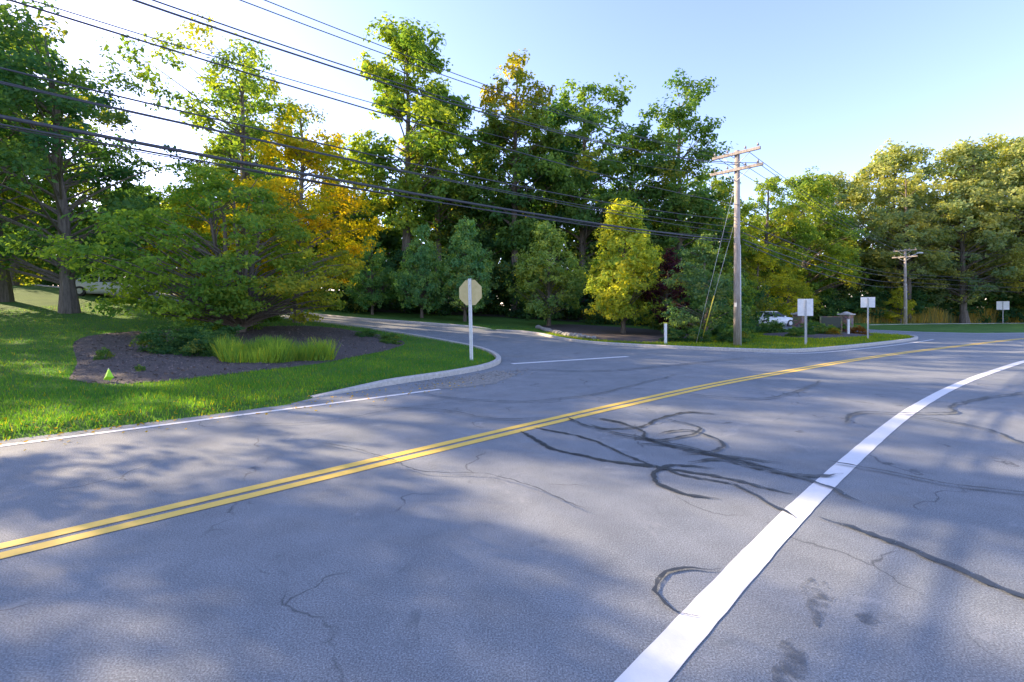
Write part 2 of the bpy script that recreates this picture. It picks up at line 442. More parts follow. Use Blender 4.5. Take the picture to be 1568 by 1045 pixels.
BED1 = [tuple(p) for p in catmull([(-9.7, 10.0), (-11.8, 12.4), (-15.2, 15.9), (-16, 18), (-14.5, 21), (-10.6, 24.2), (-7.6, 23), (-4.9, 20.3), (-4.5, 17.5), (-5.4, 13.8), (-6.7, 11.0), (-8.3, 9.6), (-9.7, 10.0)], .6)[:-1]]
BED2 = [tuple(p) for p in catmull([(1.9, 29.5), (2.7, 26), (4.0, 23.6), (6.6, 22.0), (9.4, 23), (11.5, 27), (10.5, 32), (6, 34), (2.6, 33), (1.9, 29.5)], .6)[:-1]]
BED3 = [tuple(p) for p in catmull([(16.5, 24.6), (20, 26.3), (22.6, 28.5), (22.5, 31.5), (18, 31), (15.5, 28), (16.5, 24.6)], .6)[:-1]]
def bedz(poly):
    return lambda x, y: T(x, y) + .015 + .09 * ss(0, .9, distpoly(x, y, poly))
for B in (BED1, BED2, BED3):
    drape('mulch_bed', B, bedz(B), .7, M_MULCH)
drape('forest_floor', [(-75, 44), (-30, 40.5), (-12, 37), (0, 37.5), (12, 36), (20, 40), (22, 50), (34, 60), (50, 64), (75, 66), (90, 78), (0, 80), (-75, 78)], lambda x, y: T(x, y) + .04, 1.5, M_FLOOR)

# ------------------------------------------------------------------ foliage
def tubeq(pts, radii, k=6):
    pts = np.array(pts, float); n = len(pts)
    t = np.gradient(pts, axis=0); t /= (np.linalg.norm(t, axis=1)[:, None] + 1e-9)
    ref = np.tile(np.array([.31, .95, .05]), (n, 1))
    a = np.cross(t, ref); a /= (np.linalg.norm(a, axis=1)[:, None] + 1e-9); b = np.cross(t, a)
    ang = np.arange(k) * 2 * math.pi / k
    ring = pts[:, None, :] + np.array(radii)[:, None, None] * (a[:, None, :] * np.cos(ang)[None, :, None] + b[:, None, :] * np.sin(ang)[None, :, None])
    nx = np.roll(ring, -1, axis=1)
    q = np.stack([ring[:-1], nx[:-1], nx[1:], ring[1:]], axis=2)
    return q.reshape(-1, 4, 3)

def leafq(c, nrm_, size, rng, asp=.6):
    n = len(c)
    r = rng.normal(size=(n, 3))
    a = np.cross(nrm_, r); a /= (np.linalg.norm(a, axis=1)[:, None] + 1e-9)
    b = np.cross(nrm_, a); b /= (np.linalg.norm(b, axis=1)[:, None] + 1e-9)
    s = (size * rng.uniform(.6, 1.3, n))[:, None]
    sh = a * s * .12
    return np.stack([c - a * s * .5, c + b * s * asp * .5 - sh, c + a * s * .5, c - b * s * asp * .5 - sh], axis=1)

def tree_arrays(seed, h, prof, trunk_r=.2, base=.2, nc=70, lpc=250, cr=1.1, leaf=.28, flat=.65, gold=None, stems=1, inner=.25, wob=.5, skip=.0, branch=True, lobes=.25, rise=.45, lean0=(0, 0)):
    rng = np.random.RandomState(seed)
    pz = np.array([p[0] for p in prof]) * h; pr = np.array([p[1] for p in prof])
    R = lambda z: np.interp(z, pz, pr)
    bark = []
    trunks = []
    for s in range(stems):
        k = 9
        zz = np.linspace(-.3, h * (.94 if s == 0 else rng.uniform(.6, .9)), k)
        lean = rng.uniform(-1, 1, 2) * (.0 if stems == 1 else 1.0) * pr.max() * .35 + np.array(lean0)
        wx = np.cumsum(rng.uniform(-1, 1, k)) * wob * .25; wy = np.cumsum(rng.uniform(-1, 1, k)) * wob * .25
        wx -= wx[0]; wy -= wy[0]
        f = np.clip(zz / h, 0, 1)
        P = np.column_stack([wx + lean[0] * f ** .8, wy + lean[1] * f ** .8, zz])
        rad = trunk_r * (1 - f) ** .8 + .02
        rad[0] *= 1.5
        if stems > 1: rad *= .6
        if trunk_r > 0 and branch: bark.append(tubeq(P, rad, 8))
        trunks.append(P)
    ph = rng.uniform(0, 6.28, 4)
    Ls, Ts, Gs = [], [], []
    zs = np.linspace(base * h, h, 200); w = R(zs) ** 1.3 + .05; w /= w.sum()
    for i in range(nc):
        z = rng.choice(zs, p=w) + rng.uniform(-.2, .2)
        an = rng.uniform(0, 6.283)
        lob = 1 + lobes * math.sin(2 * an + ph[0] + z * .4) + lobes * .7 * math.sin(3 * an + ph[1] - z * .7)
        rr = R(z) * lob * (inner + (1 - inner) * rng.uniform(0, 1) ** .5)
        if rng.uniform() < skip: continue
        tr = trunks[i % stems]
        tz = max(z - rr * rise, base * h * .6)
        tp = np.array([np.interp(tz, tr[:, 2], tr[:, 0]), np.interp(tz, tr[:, 2], tr[:, 1]), tz])
        c0 = np.array([np.interp(z, tr[:, 2], tr[:, 0]) * (.3 if stems > 1 else 1), np.interp(z, tr[:, 2], tr[:, 1]) * (.3 if stems > 1 else 1), z])
        c = c0 + np.array([math.cos(an) * rr, math.sin(an) * rr, 0])
        if branch:
            md = (tp + c) / 2 + np.array([0, 0, rr * .12]) + rng.normal(size=3) * .12 * rr * .6
            tt = np.linspace(0, 1, 5)[:, None]
            bz = (1 - tt) ** 2 * tp + 2 * tt * (1 - tt) * md + tt ** 2 * c
            r0 = max(.015, trunk_r * .32 * (1 - z / h * .6))
            bark.append(tubeq(bz, np.linspace(r0, .012, 5), 4))
        q = cr * rng.uniform(.55, 1.3)
        nl = int(lpc * (q / cr) ** 2)
        ns = 11
        sc = rng.normal(size=(ns, 3)); sc /= np.linalg.norm(sc, axis=1)[:, None]; sc *= q * rng.uniform(.3, 1.2, (ns, 1)); sc[:, 2] *= flat
        idx = rng.randint(0, ns, nl)
        d = rng.normal(size=(nl, 3)); d /= np.linalg.norm(d, axis=1)[:, None]
        rad = q * .48 * rng.uniform(0, 1, nl) ** .5 * rng.uniform(.7, 1.35, nl)
        off_ = d * rad[:, None]; off_[:, 2] *= flat
        p = c + sc[idx] + off_
        out = p - c0; out /= (np.linalg.norm(out, axis=1)[:, None] + 1e-6)
        nm = out * .45 + d * .35 + np.array([0, 0, .5]) + rng.normal(size=(nl, 3)) * .45
        nm /= np.linalg.norm(nm, axis=1)[:, None]
        Ls.append(leafq(p, nm, leaf, rng))
        ct = rng.uniform(.25, .75)
        Ts.append(np.clip(ct + rng.normal(size=nl) * .14, 0, 1))
        g = gold(c, rng) if gold else (.0 if rng.uniform() > .12 else .2)
        Gs.append(np.clip(np.full(nl, g) + rng.normal(size=nl) * .08 * (g > 0), 0, 1))
    bk = np.concatenate(bark) if bark else np.zeros((0, 4, 3))
    return bk, np.concatenate(Ls), np.concatenate(Ts), np.concatenate(Gs)

def qmesh(name, arr, mats=None):
    bk, lf, ti, go = arr
    q = np.concatenate([bk, lf]); n = len(q)
    me = bpy.data.meshes.new(name)
    me.vertices.add(n * 4); me.vertices.foreach_set('co', q.reshape(-1).astype(np.float32))
    me.loops.add(n * 4); me.loops.foreach_set('vertex_index', np.arange(n * 4, dtype=np.int32))
    me.polygons.add(n)
    me.polygons.foreach_set('loop_start', np.arange(0, n * 4, 4, dtype=np.int32))
    mi = np.concatenate([np.zeros(len(bk), np.int32), np.ones(len(lf), np.int32)])
    for m in (mats or [M_BARK, M_LEAF]): me.materials.append(m)
    me.polygons.foreach_set('material_index', mi)
    a = me.attributes.new('tint', 'FLOAT', 'FACE'); a.data.foreach_set('value', np.concatenate([np.zeros(len(bk)), ti]).astype(np.float32))
    a = me.attributes.new('gold', 'FLOAT', 'FACE'); a.data.foreach_set('value', np.concatenate([np.zeros(len(bk)), go]).astype(np.float32))
    me.update(calc_edges=True)
    return me

def put(name, me, x, y, s=1, rz=0, col=(.06, .11, .03), sz=None, z=None):
    o = bpy.data.objects.new(name, me); COL.objects.link(o)
    o.location = (x, y, Tz(x, y) if z is None else z); o.rotation_euler = (0, 0, rz); o.scale = (s, s, sz or s)
    o.color = (*col, 1); return o

G1 = (.065, .142, .055); G2 = (.095, .178, .055); G3 = (.145, .225, .05); GD = (.048, .108, .048); GP = (.21, .26, .12); GY = (.26, .29, .04)  # GP: sunlit paleness of the right-hand trees is put into the leaf colour
oak = [(.25, 2.5), (.4, 4.6), (.55, 5.3), (.7, 4.9), (.85, 3.4), (1, 1.0)]
tall = [(.3, 1.8), (.45, 3.2), (.6, 3.8), (.75, 3.4), (.9, 2.4), (1, .8)]
wide = [(.15, 3), (.35, 5.5), (.55, 6.2), (.75, 5.2), (.9, 3.2), (1, 1.2)]
BA = qmesh('oak_a', tree_arrays(11, 22, oak, .38, .25, 90, 260, 1.35, .36))
BB = qmesh('oak_b', tree_arrays(12, 22, tall, .34, .28, 70, 260, 1.25, .36, lobes=.4))
BC = qmesh('oak_c', tree_arrays(13, 20, wide, .4, .15, 115, 260, 1.4, .36))
BD = qmesh('sparse_a', tree_arrays(14, 20, [(.35, 2.5), (.55, 4.6), (.75, 5.2), (.9, 4.0), (1, 1.5)], .32, .4, 62, 190, 1.15, .30, lobes=.4, wob=.9))
BE = qmesh('goldtop', tree_arrays(15, 22, tall, .34, .28, 75, 260, 1.25, .36, gold=lambda c, r: .5 * float(ss(12, 20, c[2])) * r.uniform(.5, 1.1)))
BF = qmesh('oval_a', tree_arrays(18, 22, [(.3, 2.6), (.5, 4.0), (.65, 4.6), (.8, 4.2), (.92, 3.0), (1, 1.2)], .34, .3, 80, 200, 1.2, .34, lobes=.2))
BL = qmesh('left_a', tree_arrays(16, 15, [(.12, 3.0), (.3, 5.2), (.5, 5.6), (.7, 4.6), (.9, 2.6), (1, .8)], .3, .16, 95, 240, 1.0, .23, lobes=.35, wob=.8, lean0=(1.5, 0)))

big = [('oak_tree', BB, -8.9, 39, 1.12, .4, G3), ('oak_tree', BB, -6.6, 41, .93, 2.9, G2), ('maple_tree', BE, .4, 39.5, 1.0, 1.0, G2),
       ('oak_tree', BA, 6.6, 42, 1.02, 2.2, G2), ('oak_tree', BB, 4.2, 43, .93, 5.0, G1), ('oak_tree', BF, 15.6, 43, 1.0, 1.3, G2),
       ('oak_tree', BA, 11.4, 44, .86, .9, G1), ('oak_tree', BA, -3.2, 42, .74, 4.0, G1),
       ('locust_tree', BD, -19.2, 33, .95, .2, G3), ('oak_tree', BA, -14.5, 42, .72, 3.3, G2), ('oak_tree', BC, -24, 41, .75, 1.7, G2),
       ('oak_tree', BL, -23.4, 24.2, 1.03, 3.6, G1), ('oak_tree', BA, -36, 33, .86, 2.0, G3), ('oak_tree', BL, -29, 26, 1.15, 4.1, G2),
       ('oak_tree', BA, 29, 52, .76, .5, G3), ('oak_tree', BC, 36, 56, .9, 2.5, G3), ('oak_tree', BC, 42, 60, .95, 3.7, GP),
       ('oak_tree', BC, 50, 60, 1.14, 1.1, GP), ('oak_tree', BA, 47.5, 55, .84, 4.4, GP), ('oak_tree', BC, 58, 58, 1.14, 5.3, GP), ('oak_tree', BC, 66, 60, 1.2, .3, GP),
       ('oak_tree', BC, 62, 54, 1.05, 2.4, GP), ('oak_tree', BC, 54, 54.5, .85, 2.9, GP), ('oak_tree', BC, 77, 62, 1.1, 2.0, GP), ('oak_tree', BA, 22, 50, .74, 3.0, G3),
       # unseen trees added left of the frame to shade and streak the road
       ('oak_tree', BL, -19.5, 7.0, .72, 2.2, G2), ('oak_tree', BD, -31.5, 18.5, .85, 3.9, G2), ('oak_tree', BL, -22.5, -1.5, .78, 5.1, G1),
       ('oak_tree', BF, -36, 13, .74, 1.6, G1), ('oak_tree', BB, -37, -6, .8, .6, G1), ('oak_tree', BB, -41, 26, .8, 1.1, G1), ('oak_tree', BF, -36, 4, .74, 4.1, G1)]
for n, me, x, y, s, rz, c in big:
    put(n, me, x, y, s, rz, c)

pear = [(.1, .9), (.22, 2.0), (.38, 2.35), (.58, 1.8), (.8, .95), (.95, .32), (1, .12)]
P1 = qmesh('pear_a', tree_arrays(21, 7.8, pear, .11, .16, 125, 180, .5, .18, lobes=.1, wob=.1, flat=.9, rise=.9, gold=lambda c, r: max(0, r.uniform(-.3, .2))))
P2 = qmesh('pear_b', tree_arrays(22, 7.6, pear, .11, .16, 115, 180, .5, .18, lobes=.12, wob=.1, flat=.9, rise=.9, gold=lambda c, r: max(0, r.uniform(-.4, .1))))
for me, x, y, s, rz, c, sz in [(P2, -10.4, 34, .75, .3, (.13, .26, .10), .8), (P2, -6.5, 33, .78, 1.9, (.15, .28, .12), .92), (P1, -3.3, 32, .84, 3.9, (.15, .28, .12), .96), (P1, 2.56, 31.6, 1.02, .8, (.22, .31, .10), .98), (P1, 6.6, 27.2, 1.05, 2.6, (.28, .34, .06), 1.06)]:
    put('pear_tree', me, x, y, s, rz, c, sz)

DG = qmesh('spreading', tree_arrays(31, 7.2, [(.05, 2.6), (.2, 5.0), (.4, 5.2), (.6, 4.2), (.8, 2.6), (1, .9)], .2, .07, 200, 230, .75, .16, flat=.38, stems=5, lobes=.12, rise=.55,
        gold=lambda c, r: .75 * float(ss(.8, 4.6, c[0])) * r.uniform(.3, .9)))  # right side yellowed: light coming through the leaves, put into their colour
put('spreading_tree', DG, -12.0, 20.0, 1, 0, (.135, .235, .05))
GM = qmesh('golden', tree_arrays(32, 12.4, [(.1, 2.2), (.3, 3.6), (.5, 3.5), (.7, 2.6), (.9, 1.3), (1, .4)], .2, .12, 110, 220, .85, .2, lobes=.2, gold=lambda c, r: r.uniform(.15, .8)))
put('golden_maple_tree', GM, -12.0, 25.6, 1, 1, (.27, .31, .02))
put('maple_tree', GM, -19.5, 28.5, .7, 3, (.14, .24, .02))
SM = qmesh('smalltree', tree_arrays(33, 5, [(.1, 1.1), (.35, 1.7), (.6, 1.5), (.85, .8), (1, .2)], .08, .1, 70, 160, .45, .14))
put('purple_plum_tree', SM, 9.2, 27, .95, 0, (.05, .02, .04))
put('willow_tree', SM, 9.6, 22.9, 1.0, 2, (.10, .18, .09))
put('birch_tree', SM, 25.5, 47.5, 1.5, 1, GY); put('birch_tree', SM, 29.5, 49, 1.3, 3, GY)
put('birch_tree', SM, 33, 52, 1.0, 3, GY); put('birch_tree', SM, 45, 53, .8, 2, GY); put('birch_tree', SM, 18.5, 38, 1.0, 4, G3)

# distant woods, one mesh
parts = []
rng = np.random.RandomState(5)
wood = [(.0, 2.5), (.3, 4.0), (.6, 4.2), (.85, 3.0), (1, 1.2)]
def shift(a, x, y):
    o = np.array([x, y, Tz(x, y)]); return (a[0] + o, a[1] + o, a[2], a[3])
k = 0
for x in np.arange(-75, 108, 5.2):
    yb = 50 + rng.uniform(-2, 3) + (14 if x > 22 else 0)
    hh = rng.uniform(12, 15.5) if x < 22 else rng.uniform(13, 18)
    if -9 > x > -60: yb -= 2; hh *= .8
    parts.append(shift(tree_arrays(100 + k, hh, wood, .2, .02, 36, 110, 1.6, .66, branch=True), x + rng.uniform(-1, 1), yb)); k += 1
for x in np.arange(-70, 100, 8):
    parts.append(shift(tree_arrays(200 + k, rng.uniform(9, 13), wood, .2, .0, 22, 80, 1.9, .95, branch=False), x, (60 if x < 22 else 76))); k += 1
woods = tuple(np.concatenate([p[i] for p in parts]) for i in range(4))
put('distant_trees', qmesh('distant_trees', woods), 0, 0, 1, 0, GD, z=0)
parts = []
bsh = [(0, 1.8), (.3, 2.3), (.6, 2.0), (.85, 1.2), (1, .4)]
for x, y in [(x_, 37.8 + rng.uniform(-.8, 1.5) + (0 if x_ < 14 else (x_ - 14) * .75)) for x_ in np.arange(-26, 24, 2.3)] + [(x_, 56.5 + rng.uniform(-1, 1)) for x_ in np.arange(29, 84, 3.2)] + \
            [(x_, 36 + rng.uniform(-1, 2)) for x_ in np.arange(-48, -27, 3)] + [(11.5, 31), (13.5, 33.5), (15, 36.5), (12.5, 28.5)]:
    parts.append(shift(tree_arrays(300 + k, rng.uniform(3.6, 6.2), bsh, .05, .0, 26, 130, .85, .28, branch=False), x, y)); k += 1
for x_ in np.arange(-30, 24, 3.2):
    parts.append(shift(tree_arrays(400 + k, rng.uniform(4.6, 7.2), bsh, .05, .0, 20, 80, 1.1, .48, branch=False), x_, 44.5 + rng.uniform(-1, 1))); k += 1
us = tuple(np.concatenate([p[i] for p in parts]) for i in range(4))
put('understory', qmesh('understory', us), 0, 0, 1, 0, (.055, .122, .052), z=0)

SH = qmesh('shrub', tree_arrays(41, 1.0, [(0, .55), (.4, .75), (.8, .55), (1, .2)], 0, .0, 60, 130, .2, .075, branch=False, lobes=.1))
for x, y, s, sz, c in [(-10.6, 14.6, 1.1, .95, G1), (-9.5, 14.3, 1.0, .85, G1), (-8.7, 13.7, .7, .6, G2), (-9.9, 15.6, 1.2, 1., G1), (-5.4, 19.8, .6, .35, G2), (-4.9, 18.8, .6, .3, G2), (-6.4, 20.4, .7, .4, G1),
                      (-11.3, 12.6, .25, .4, G2), (-8.9, 10.9, .15, .25, G2), (7.8, 22.6, .8, .7, G1), (8.9, 22.0, .8, .8, G1), (10.4, 21.6, .9, .8, G1), (10.9, 22.8, 1.0, .8, G2),
                      (17.4, 27, .7, .6, G1), (18.6, 28.6, .9, .9, G2), (20.4, 29.4, .8, .6, G3), (21.6, 28.6, .7, .6, (.18, .09, .03)), (19.4, 27.6, .6, .5, (.2, .16, .03)), (16.4, 26.6, .6, .6, G2), (22.3, 31.5, 1, 1., G2),
                      (14.6, 30, 1.3, 1.4, G2), (12.2, 25, 1.1, 1., G1), (17.6, 30.6, 1.1, .9, G2), (16.4, 31.5, 1.2, 1., G1), (24, 33.5, 1, .9, G3)]:
    put('shrub', SH, x, y, s, random.uniform(0, 6), c, sz)

def blades(name, x, y, hgt, wid, lean, zf, col, seed, g=0., tspan=.2):
    r = np.random.RandomState(seed); n = len(x)
    a = r.uniform(0, 6.283, n); hh = hgt * r.uniform(.55, 1.25, n); ww = wid * r.uniform(.7, 1.3, n)
    dx, dy = np.cos(a) * ww / 2, np.sin(a) * ww / 2
    la = r.uniform(0, 6.283, n); ll = hh * lean * r.uniform(.2, 1, n)
    z = zf(x, y) - .01
    b = np.column_stack([x, y, z]); D = np.column_stack([dx, dy, np.zeros(n)])
    tp = b + np.column_stack([np.cos(la) * ll, np.sin(la) * ll, hh])
    q = np.stack([b - D, b + D, tp + D * .25, tp - D * .25], axis=1)
    pt = .12 * np.sin(x * .9 + 1.3 * np.sin(y * .7)) + .1 * np.sin(y * 2.1 + x * 1.7)
    ti = np.clip(.5 + pt + r.normal(size=n) * tspan, 0, 1); go = np.where(r.uniform(size=n) < .08, .5, g)
    return put(name, qmesh(name, (np.zeros((0, 4, 3)), q, ti, go)), 0, 0, 1, 0, col, z=0)

r = np.random.RandomState(9)
n = 1300000
X = r.uniform(-26, 3, n); Y = r.uniform(2, 30, n); D = np.hypot(X, Y)
keep = r.uniform(size=n) < np.clip((7.5 / D) ** 1.6, 0, 1)
X, Y = X[keep], Y[keep]
edge_ok = distpoly(X, Y, FRONT, False) < .09 * (.6 + .5 * np.sin(X * 7) * np.sin(X * 2.3 + 1))
keep = ((~inpoly(X, Y, ASPH)) | edge_ok) & (~inpoly(X, Y, BED1))
X, Y = X[keep], Y[keep]
dk = distpoly(X, Y, [tuple(p) for p in cn], False)
keep = dk > .17; X, Y = X[keep], Y[keep]
blades('lawn_grass', X, Y, .07, .012, .7, T, (.085, .205, .04), 1)
n = 60000; X = r.uniform(2, 25, n); Y = r.uniform(17, 30, n)
keep = (~inpoly(X, Y, ASPH)) & (~inpoly(X, Y, BED2)) & (~inpoly(X, Y, BED3)) & (distpoly(X, Y, [tuple(p) for p in cf], False) > .17); X, Y = X[keep], Y[keep]
blades('verge_grass', X, Y, .1, .02, .6, T, (.15, .22, .03), 2)
n = 9000; a = r.uniform(0, 6.283, n); rr = np.sqrt(r.uniform(0, 1, n)) * (1 + .25 * np.sin(3 * a))
X = -7.3 + np.cos(a) * rr * 1.6; Y = 13.6 + np.sin(a) * rr * 1.0
cl = .75 + .3 * np.sin(X * 4.1) * np.sin(Y * 3.3)
blades('ornamental_grass', X, Y, .62 * cl, .02, .6, T, (.16, .27, .06), 3)
n = 26000; X = r.uniform(40, 74, n); Y = 55.5 + r.uniform(-1.4, 1.4, n) + (X - 44) * .1
blades('reeds', X, Y, 1.5 * (.8 + .3 * np.sin(X * .9)), .07, .25, T, (.24, .23, .12), 4, .2, .3)
n = 9000; X = r.uniform(-16, -4, n); Y = r.uniform(9, 25, n)
keep = inpoly(X, Y, BED1); X, Y = X[keep], Y[keep]
nm = r.normal(size=(len(X), 3)) * .4 + np.array([0, 0, 1]); nm /= np.linalg.norm(nm, axis=1)[:, None]
ch = leafq(np.column_stack([X, Y, bedz(BED1)(X, Y) + .012]), nm, .09, r, .45)
me = qmesh('mulch_chips', (ch, np.zeros((0, 4, 3)), np.zeros(0), np.zeros(0)), [mat_simple('chip', (.04, .028, .025), (.28, .22, .19), 9, .9)])
put('mulch_chips', me, 0, 0, z=0)
n = 420; tt = r.uniform(0, 1, n); X = -9 + 8 * tt + r.normal(size=n) * .35; Y = 3.4 + 7.0 * tt + r.normal(size=n) * .35 
nm = r.normal(size=(n, 3)) * .25 + np.array([0, 0, 1]); nm /= np.linalg.norm(nm, axis=1)[:, None]
zz = np.where(inpoly(X, Y, ASPH), H(X, Y) + .012, T(X, Y) + .05)
lv = leafq(np.column_stack([X, Y, zz]), nm, .05, r, .7)
put('fallen_leaves', qmesh('fallen_leaves', (np.zeros((0, 4, 3)), lv, r.uniform(.3, 1, n), np.full(n, .8))), 0, 0, 1, 0, (.2, .12, .03), z=0)
bm = bmesh.new()
for i, p in enumerate(catmull([(1.7, 29.6), (2.3, 27.2), (3.2, 25), (4.2, 23.5)], .33)):
    q = bmesh.ops.create_icosphere(bm, subdivisions=2, radius=random.uniform(.12, .22))['verts']
    for vv in q:
        vv.co += Vector([random.uniform(-.025, .025) for _ in range(3)]); vv.co.z *= .7
        vv.co += Vector((p[0], p[1], Tz(p[0], p[1]) + .08))
bm_obj('edging_stones', bm, M_ROCK)

# ------------------------------------------------------------------ stop sign
def octagon(name, w, th, loc, ry, mat, parent):
    bm = bmesh.new()
    vs = [bm.verts.new((math.cos(math.pi / 8 + i * math.pi / 4) * w / 2 / math.cos(math.pi / 8), 0, math.sin(math.pi / 8 + i * math.pi / 4) * w / 2 / math.cos(math.pi / 8))) for i in range(8)]
    f = bm.faces.new(vs); ex = bmesh.ops.extrude_face_region(bm, geom=[f])
    bmesh.ops.translate(bm, vec=(0, th, 0), verts=[g for g in ex['geom'] if isinstance(g, bmesh.types.BMVert)])
    bmesh.ops.recalc_face_normals(bm, faces=bm.faces)
    o = bm_obj(name, bm, mat, parent); o.location = loc; return o
ss_ = empty('stop_sign', (-1.25, 14.1, Tz(-1.25, 14.1)), 0)
octagon('sign_panel', .78, .004, (0, .03, 2.09), 0, M_ALU_SUNLIT, ss_)
octagon('sign_face', .77, .002, (0, .0355, 2.09), 0, M_RED, ss_)
box('post_web', (.09, .008, 2.56), (0, .018, 1.24), M_WPAINT, ss_, .002)
box('post_flange_l', (.008, .04, 2.56), (-.045, 0, 1.24), M_WPAINT, ss_, .002)
box('post_flange_r', (.008, .04, 2.56), (.045, 0, 1.24), M_WPAINT, ss_, .002)
for z in (1.85, 2.3): cyl('bolt_%d' % (z * 100), .014, .014, (0, -.01, z), (0, .014, z), M_GALV, ss_)
ss_.rotation_euler = (0, math.radians(-1.5), math.radians(-22))

def panel_sign(name, x, y, w, h, top, rz):
    e = empty(name, (x, y, Tz(x, y)), rz)
    box('sign_panel', (w, .006, h), (0, .03, top - h / 2), M_WPAINT, e, .002)
    box('post_web', (.06, .006, top), (0, .018, top / 2 - .05), M_GALV, e)
    box('post_flange_l', (.006, .03, top), (-.032, 0, top / 2 - .05), M_GALV, e)
    box('post_flange_r', (.006, .03, top), (.032, 0, top / 2 - .05), M_GALV, e)
    return e
panel_sign('traffic_sign', 13.1, 20.4, .6, .76, 2.05, -.35)
panel_sign('traffic_sign', 19.0, 24.4, .62, .55, 2.25, -.5)
panel_sign('traffic_sign', 13.9, 21.6, .3, .45, 1.75, -.35)
panel_sign('traffic_sign', 58, 54, 1.1, 1.0, 2.6, -.5)
mp = empty('marker_post', (7.05, 21.0, Tz(7.05, 21)))
box('post', (.11, .11, 1.0), (0, 0, .45), M_WPAINT, mp, .012); box('cap', (.13, .13, .05), (0, 0, .975), M_YPL, mp, .01)
mp = empty('marker_post', (20.6, 28.0, Tz(20.6, 28)))
box('post', (.1, .1, 1.0), (0, 0, .45), M_WPAINT, mp, .012); box('cap', (.12, .12, .05), (0, 0, .975), M_GALV, mp, .01)
lf = empty('lawn_marker', (-8.65, 9.8, Tz(-8.65, 9.8) + .02))
cyl('stake', .006, .006, (0, 0, 0), (0, 0, .3), M_GALV, lf, 6)
mobj('flag', [(-.11, 0, .05), (.02, .01, .03), (.12, 0, .1), (.03, -.02, .29), (-.03, .02, .27), (0, -.05, .13)], [(0, 1, 5), (1, 2, 5), (2, 3, 5), (3, 4, 5), (4, 0, 5)], M_LIME, parent=lf)

# ------------------------------------------------------------------ utility poles and lines
PA = np.array([9.8, 19.9]); dirL = np.array([-.741, -.671])
def utility_pole(x, y, ang, h, name='utility_pole', arms=True):
    e = empty(name, (x, y, Tz(x, y)), ang)
    cyl('shaft', .15, .105, (0, 0, -.3), (0, 0, h), M_POLE, e, 16)
    if arms:
        for zz, L in ((h - .15, 2.0), (h - .85, 2.2)):
            box('crossarm_%d' % (zz * 10), (.1, L, .12), (-.15, 0, zz), M_POLE, e, .008)
            for sgn in (-1, 1):
                cyl('brace_%d_%d' % (zz * 10, sgn), .015, .015, (-.15, sgn * .6, zz - .06), (-.12, 0, zz - .5), M_GALV, e, 6)
            for o in (-.9, -.4, .35, .9):
                cyl('pin_%d_%d' % (zz * 10, o * 10), .012, .012, (-.15, o, zz + .06), (-.15, o, zz + .14), M_GALV, e, 6)
                cyl('insulator_%d_%d' % (zz * 10, o * 10), .05, .03, (-.15, o, zz + .12), (-.15, o, zz + .22), M_CERAM, e, 10)
        for zz in (4.7, 5.3, 5.6):
            cyl('bracket_%d' % (zz * 10), .02, .02, (-.1, 0, zz), (-.32, 0, zz), M_GALV, e, 8)
        cyl('riser', .025, .025, (.0, -.16, -.1), (.0, -.13, 4.4), M_GALV, e, 8)
        box('id_tag', (.02, .1, .18), (-.15, 0, 1.8), M_GALV, e)
    return e
angL = math.atan2(.671, .741)
utility_pole(*PA, angL, 8.5)
pB = PA + dirL * 42
utility_pole(*pB, angL, 8.7)
P2_ = np.array([43.0, 50.0])
e2 = utility_pole(*P2_, .6, 8.2)
cyl('lamp_arm', .04, .03, (0, 0, 7.2), (2.2, -.6, 7.9), M_GALV, e2, 8); box('lamp_head', (.7, .28, .16), (2.4, -.65, 7.9), M_GALV, e2, .05, (0, 0, -.25))
P3_ = np.array([92.0, 58.0]); utility_pole(*P3_, .2, 8.6)

def wires(name, specs, A, B, mat=M_WIRE):
    cu = bpy.data.curves.new(name, 'CURVE'); cu.dimensions = '3D'; cu.bevel_depth = 1; cu.bevel_resolution = 1
    A = np.array(A, float); B = np.array(B, float); d = (B - A); L = np.linalg.norm(d); d /= L; nn = np.array([d[1], -d[0]])
    for o, za, zb, sag, rad in specs:
        sp = cu.splines.new('POLY'); K = 40; sp.points.add(K)
        for i in range(K + 1):
            t = i / K; p = A + d * L * t + nn * o
            z = za + (zb - za) * t - 4 * sag * t * (1 - t)
            sp.points[i].co = (p[0], p[1], z, 1); sp.points[i].radius = rad
    cu.materials.append(mat); ob = bpy.data.objects.new(name, cu); COL.objects.link(ob); return ob
wires('power_line', [(.9, 8.5, 8.5, 1.3, .009), (.35, 8.5, 8.5, 1.8, .009), (-.4, 7.85, 7.85, 2.05, .010), (-.9, 7.85, 7.85, 2.4, .013), (.9, 7.8, 7.8, 1.9, .008),
                     (-.1, 6.2, 6.3, .9, .012), (.15, 5.6, 5.7, 1.05, .012), (0.2, 5.3, 5.4, .9, .010), (.3, 4.74, 4.8, .72, .026), (.36, 4.66, 4.72, .72, .014), (.1, 5.0, 5.0, .6, .010), (.4, 4.9, 4.9, .95, .008)], PA, pB)
wires('power_line', [(-.9, 8.5, 8.2, .5, .012), (-.35, 8.5, 8.2, .5, .012), (.4, 8.5, 8.2, .6, .012), (.9, 7.8, 7.5, .6, .012), (0, 5.6, 5.6, .6, .018), (0.2, 5.0, 5.2, .5, .018), (.2, 4.7, 4.7, .6, .022), (.3, 4.5, 4.3, .8, .018)], PA, P2_)
wires('power_line', [(-.9, 8.2, 8.5, .6, .018), (.9, 8.2, 8.5, .7, .018), (0, 5.6, 5.6, .6, .026), (0, 5.2, 5.2, .5, .024), (0.2, 4.7, 4.7, .6, .024), (.2, 4.3, 4.3, .7, .024)], P2_, P3_)
gw = empty('guy_wire', (0, 0, 0))
ax, ay = 8.5, 21.1; az = Tz(ax, ay)
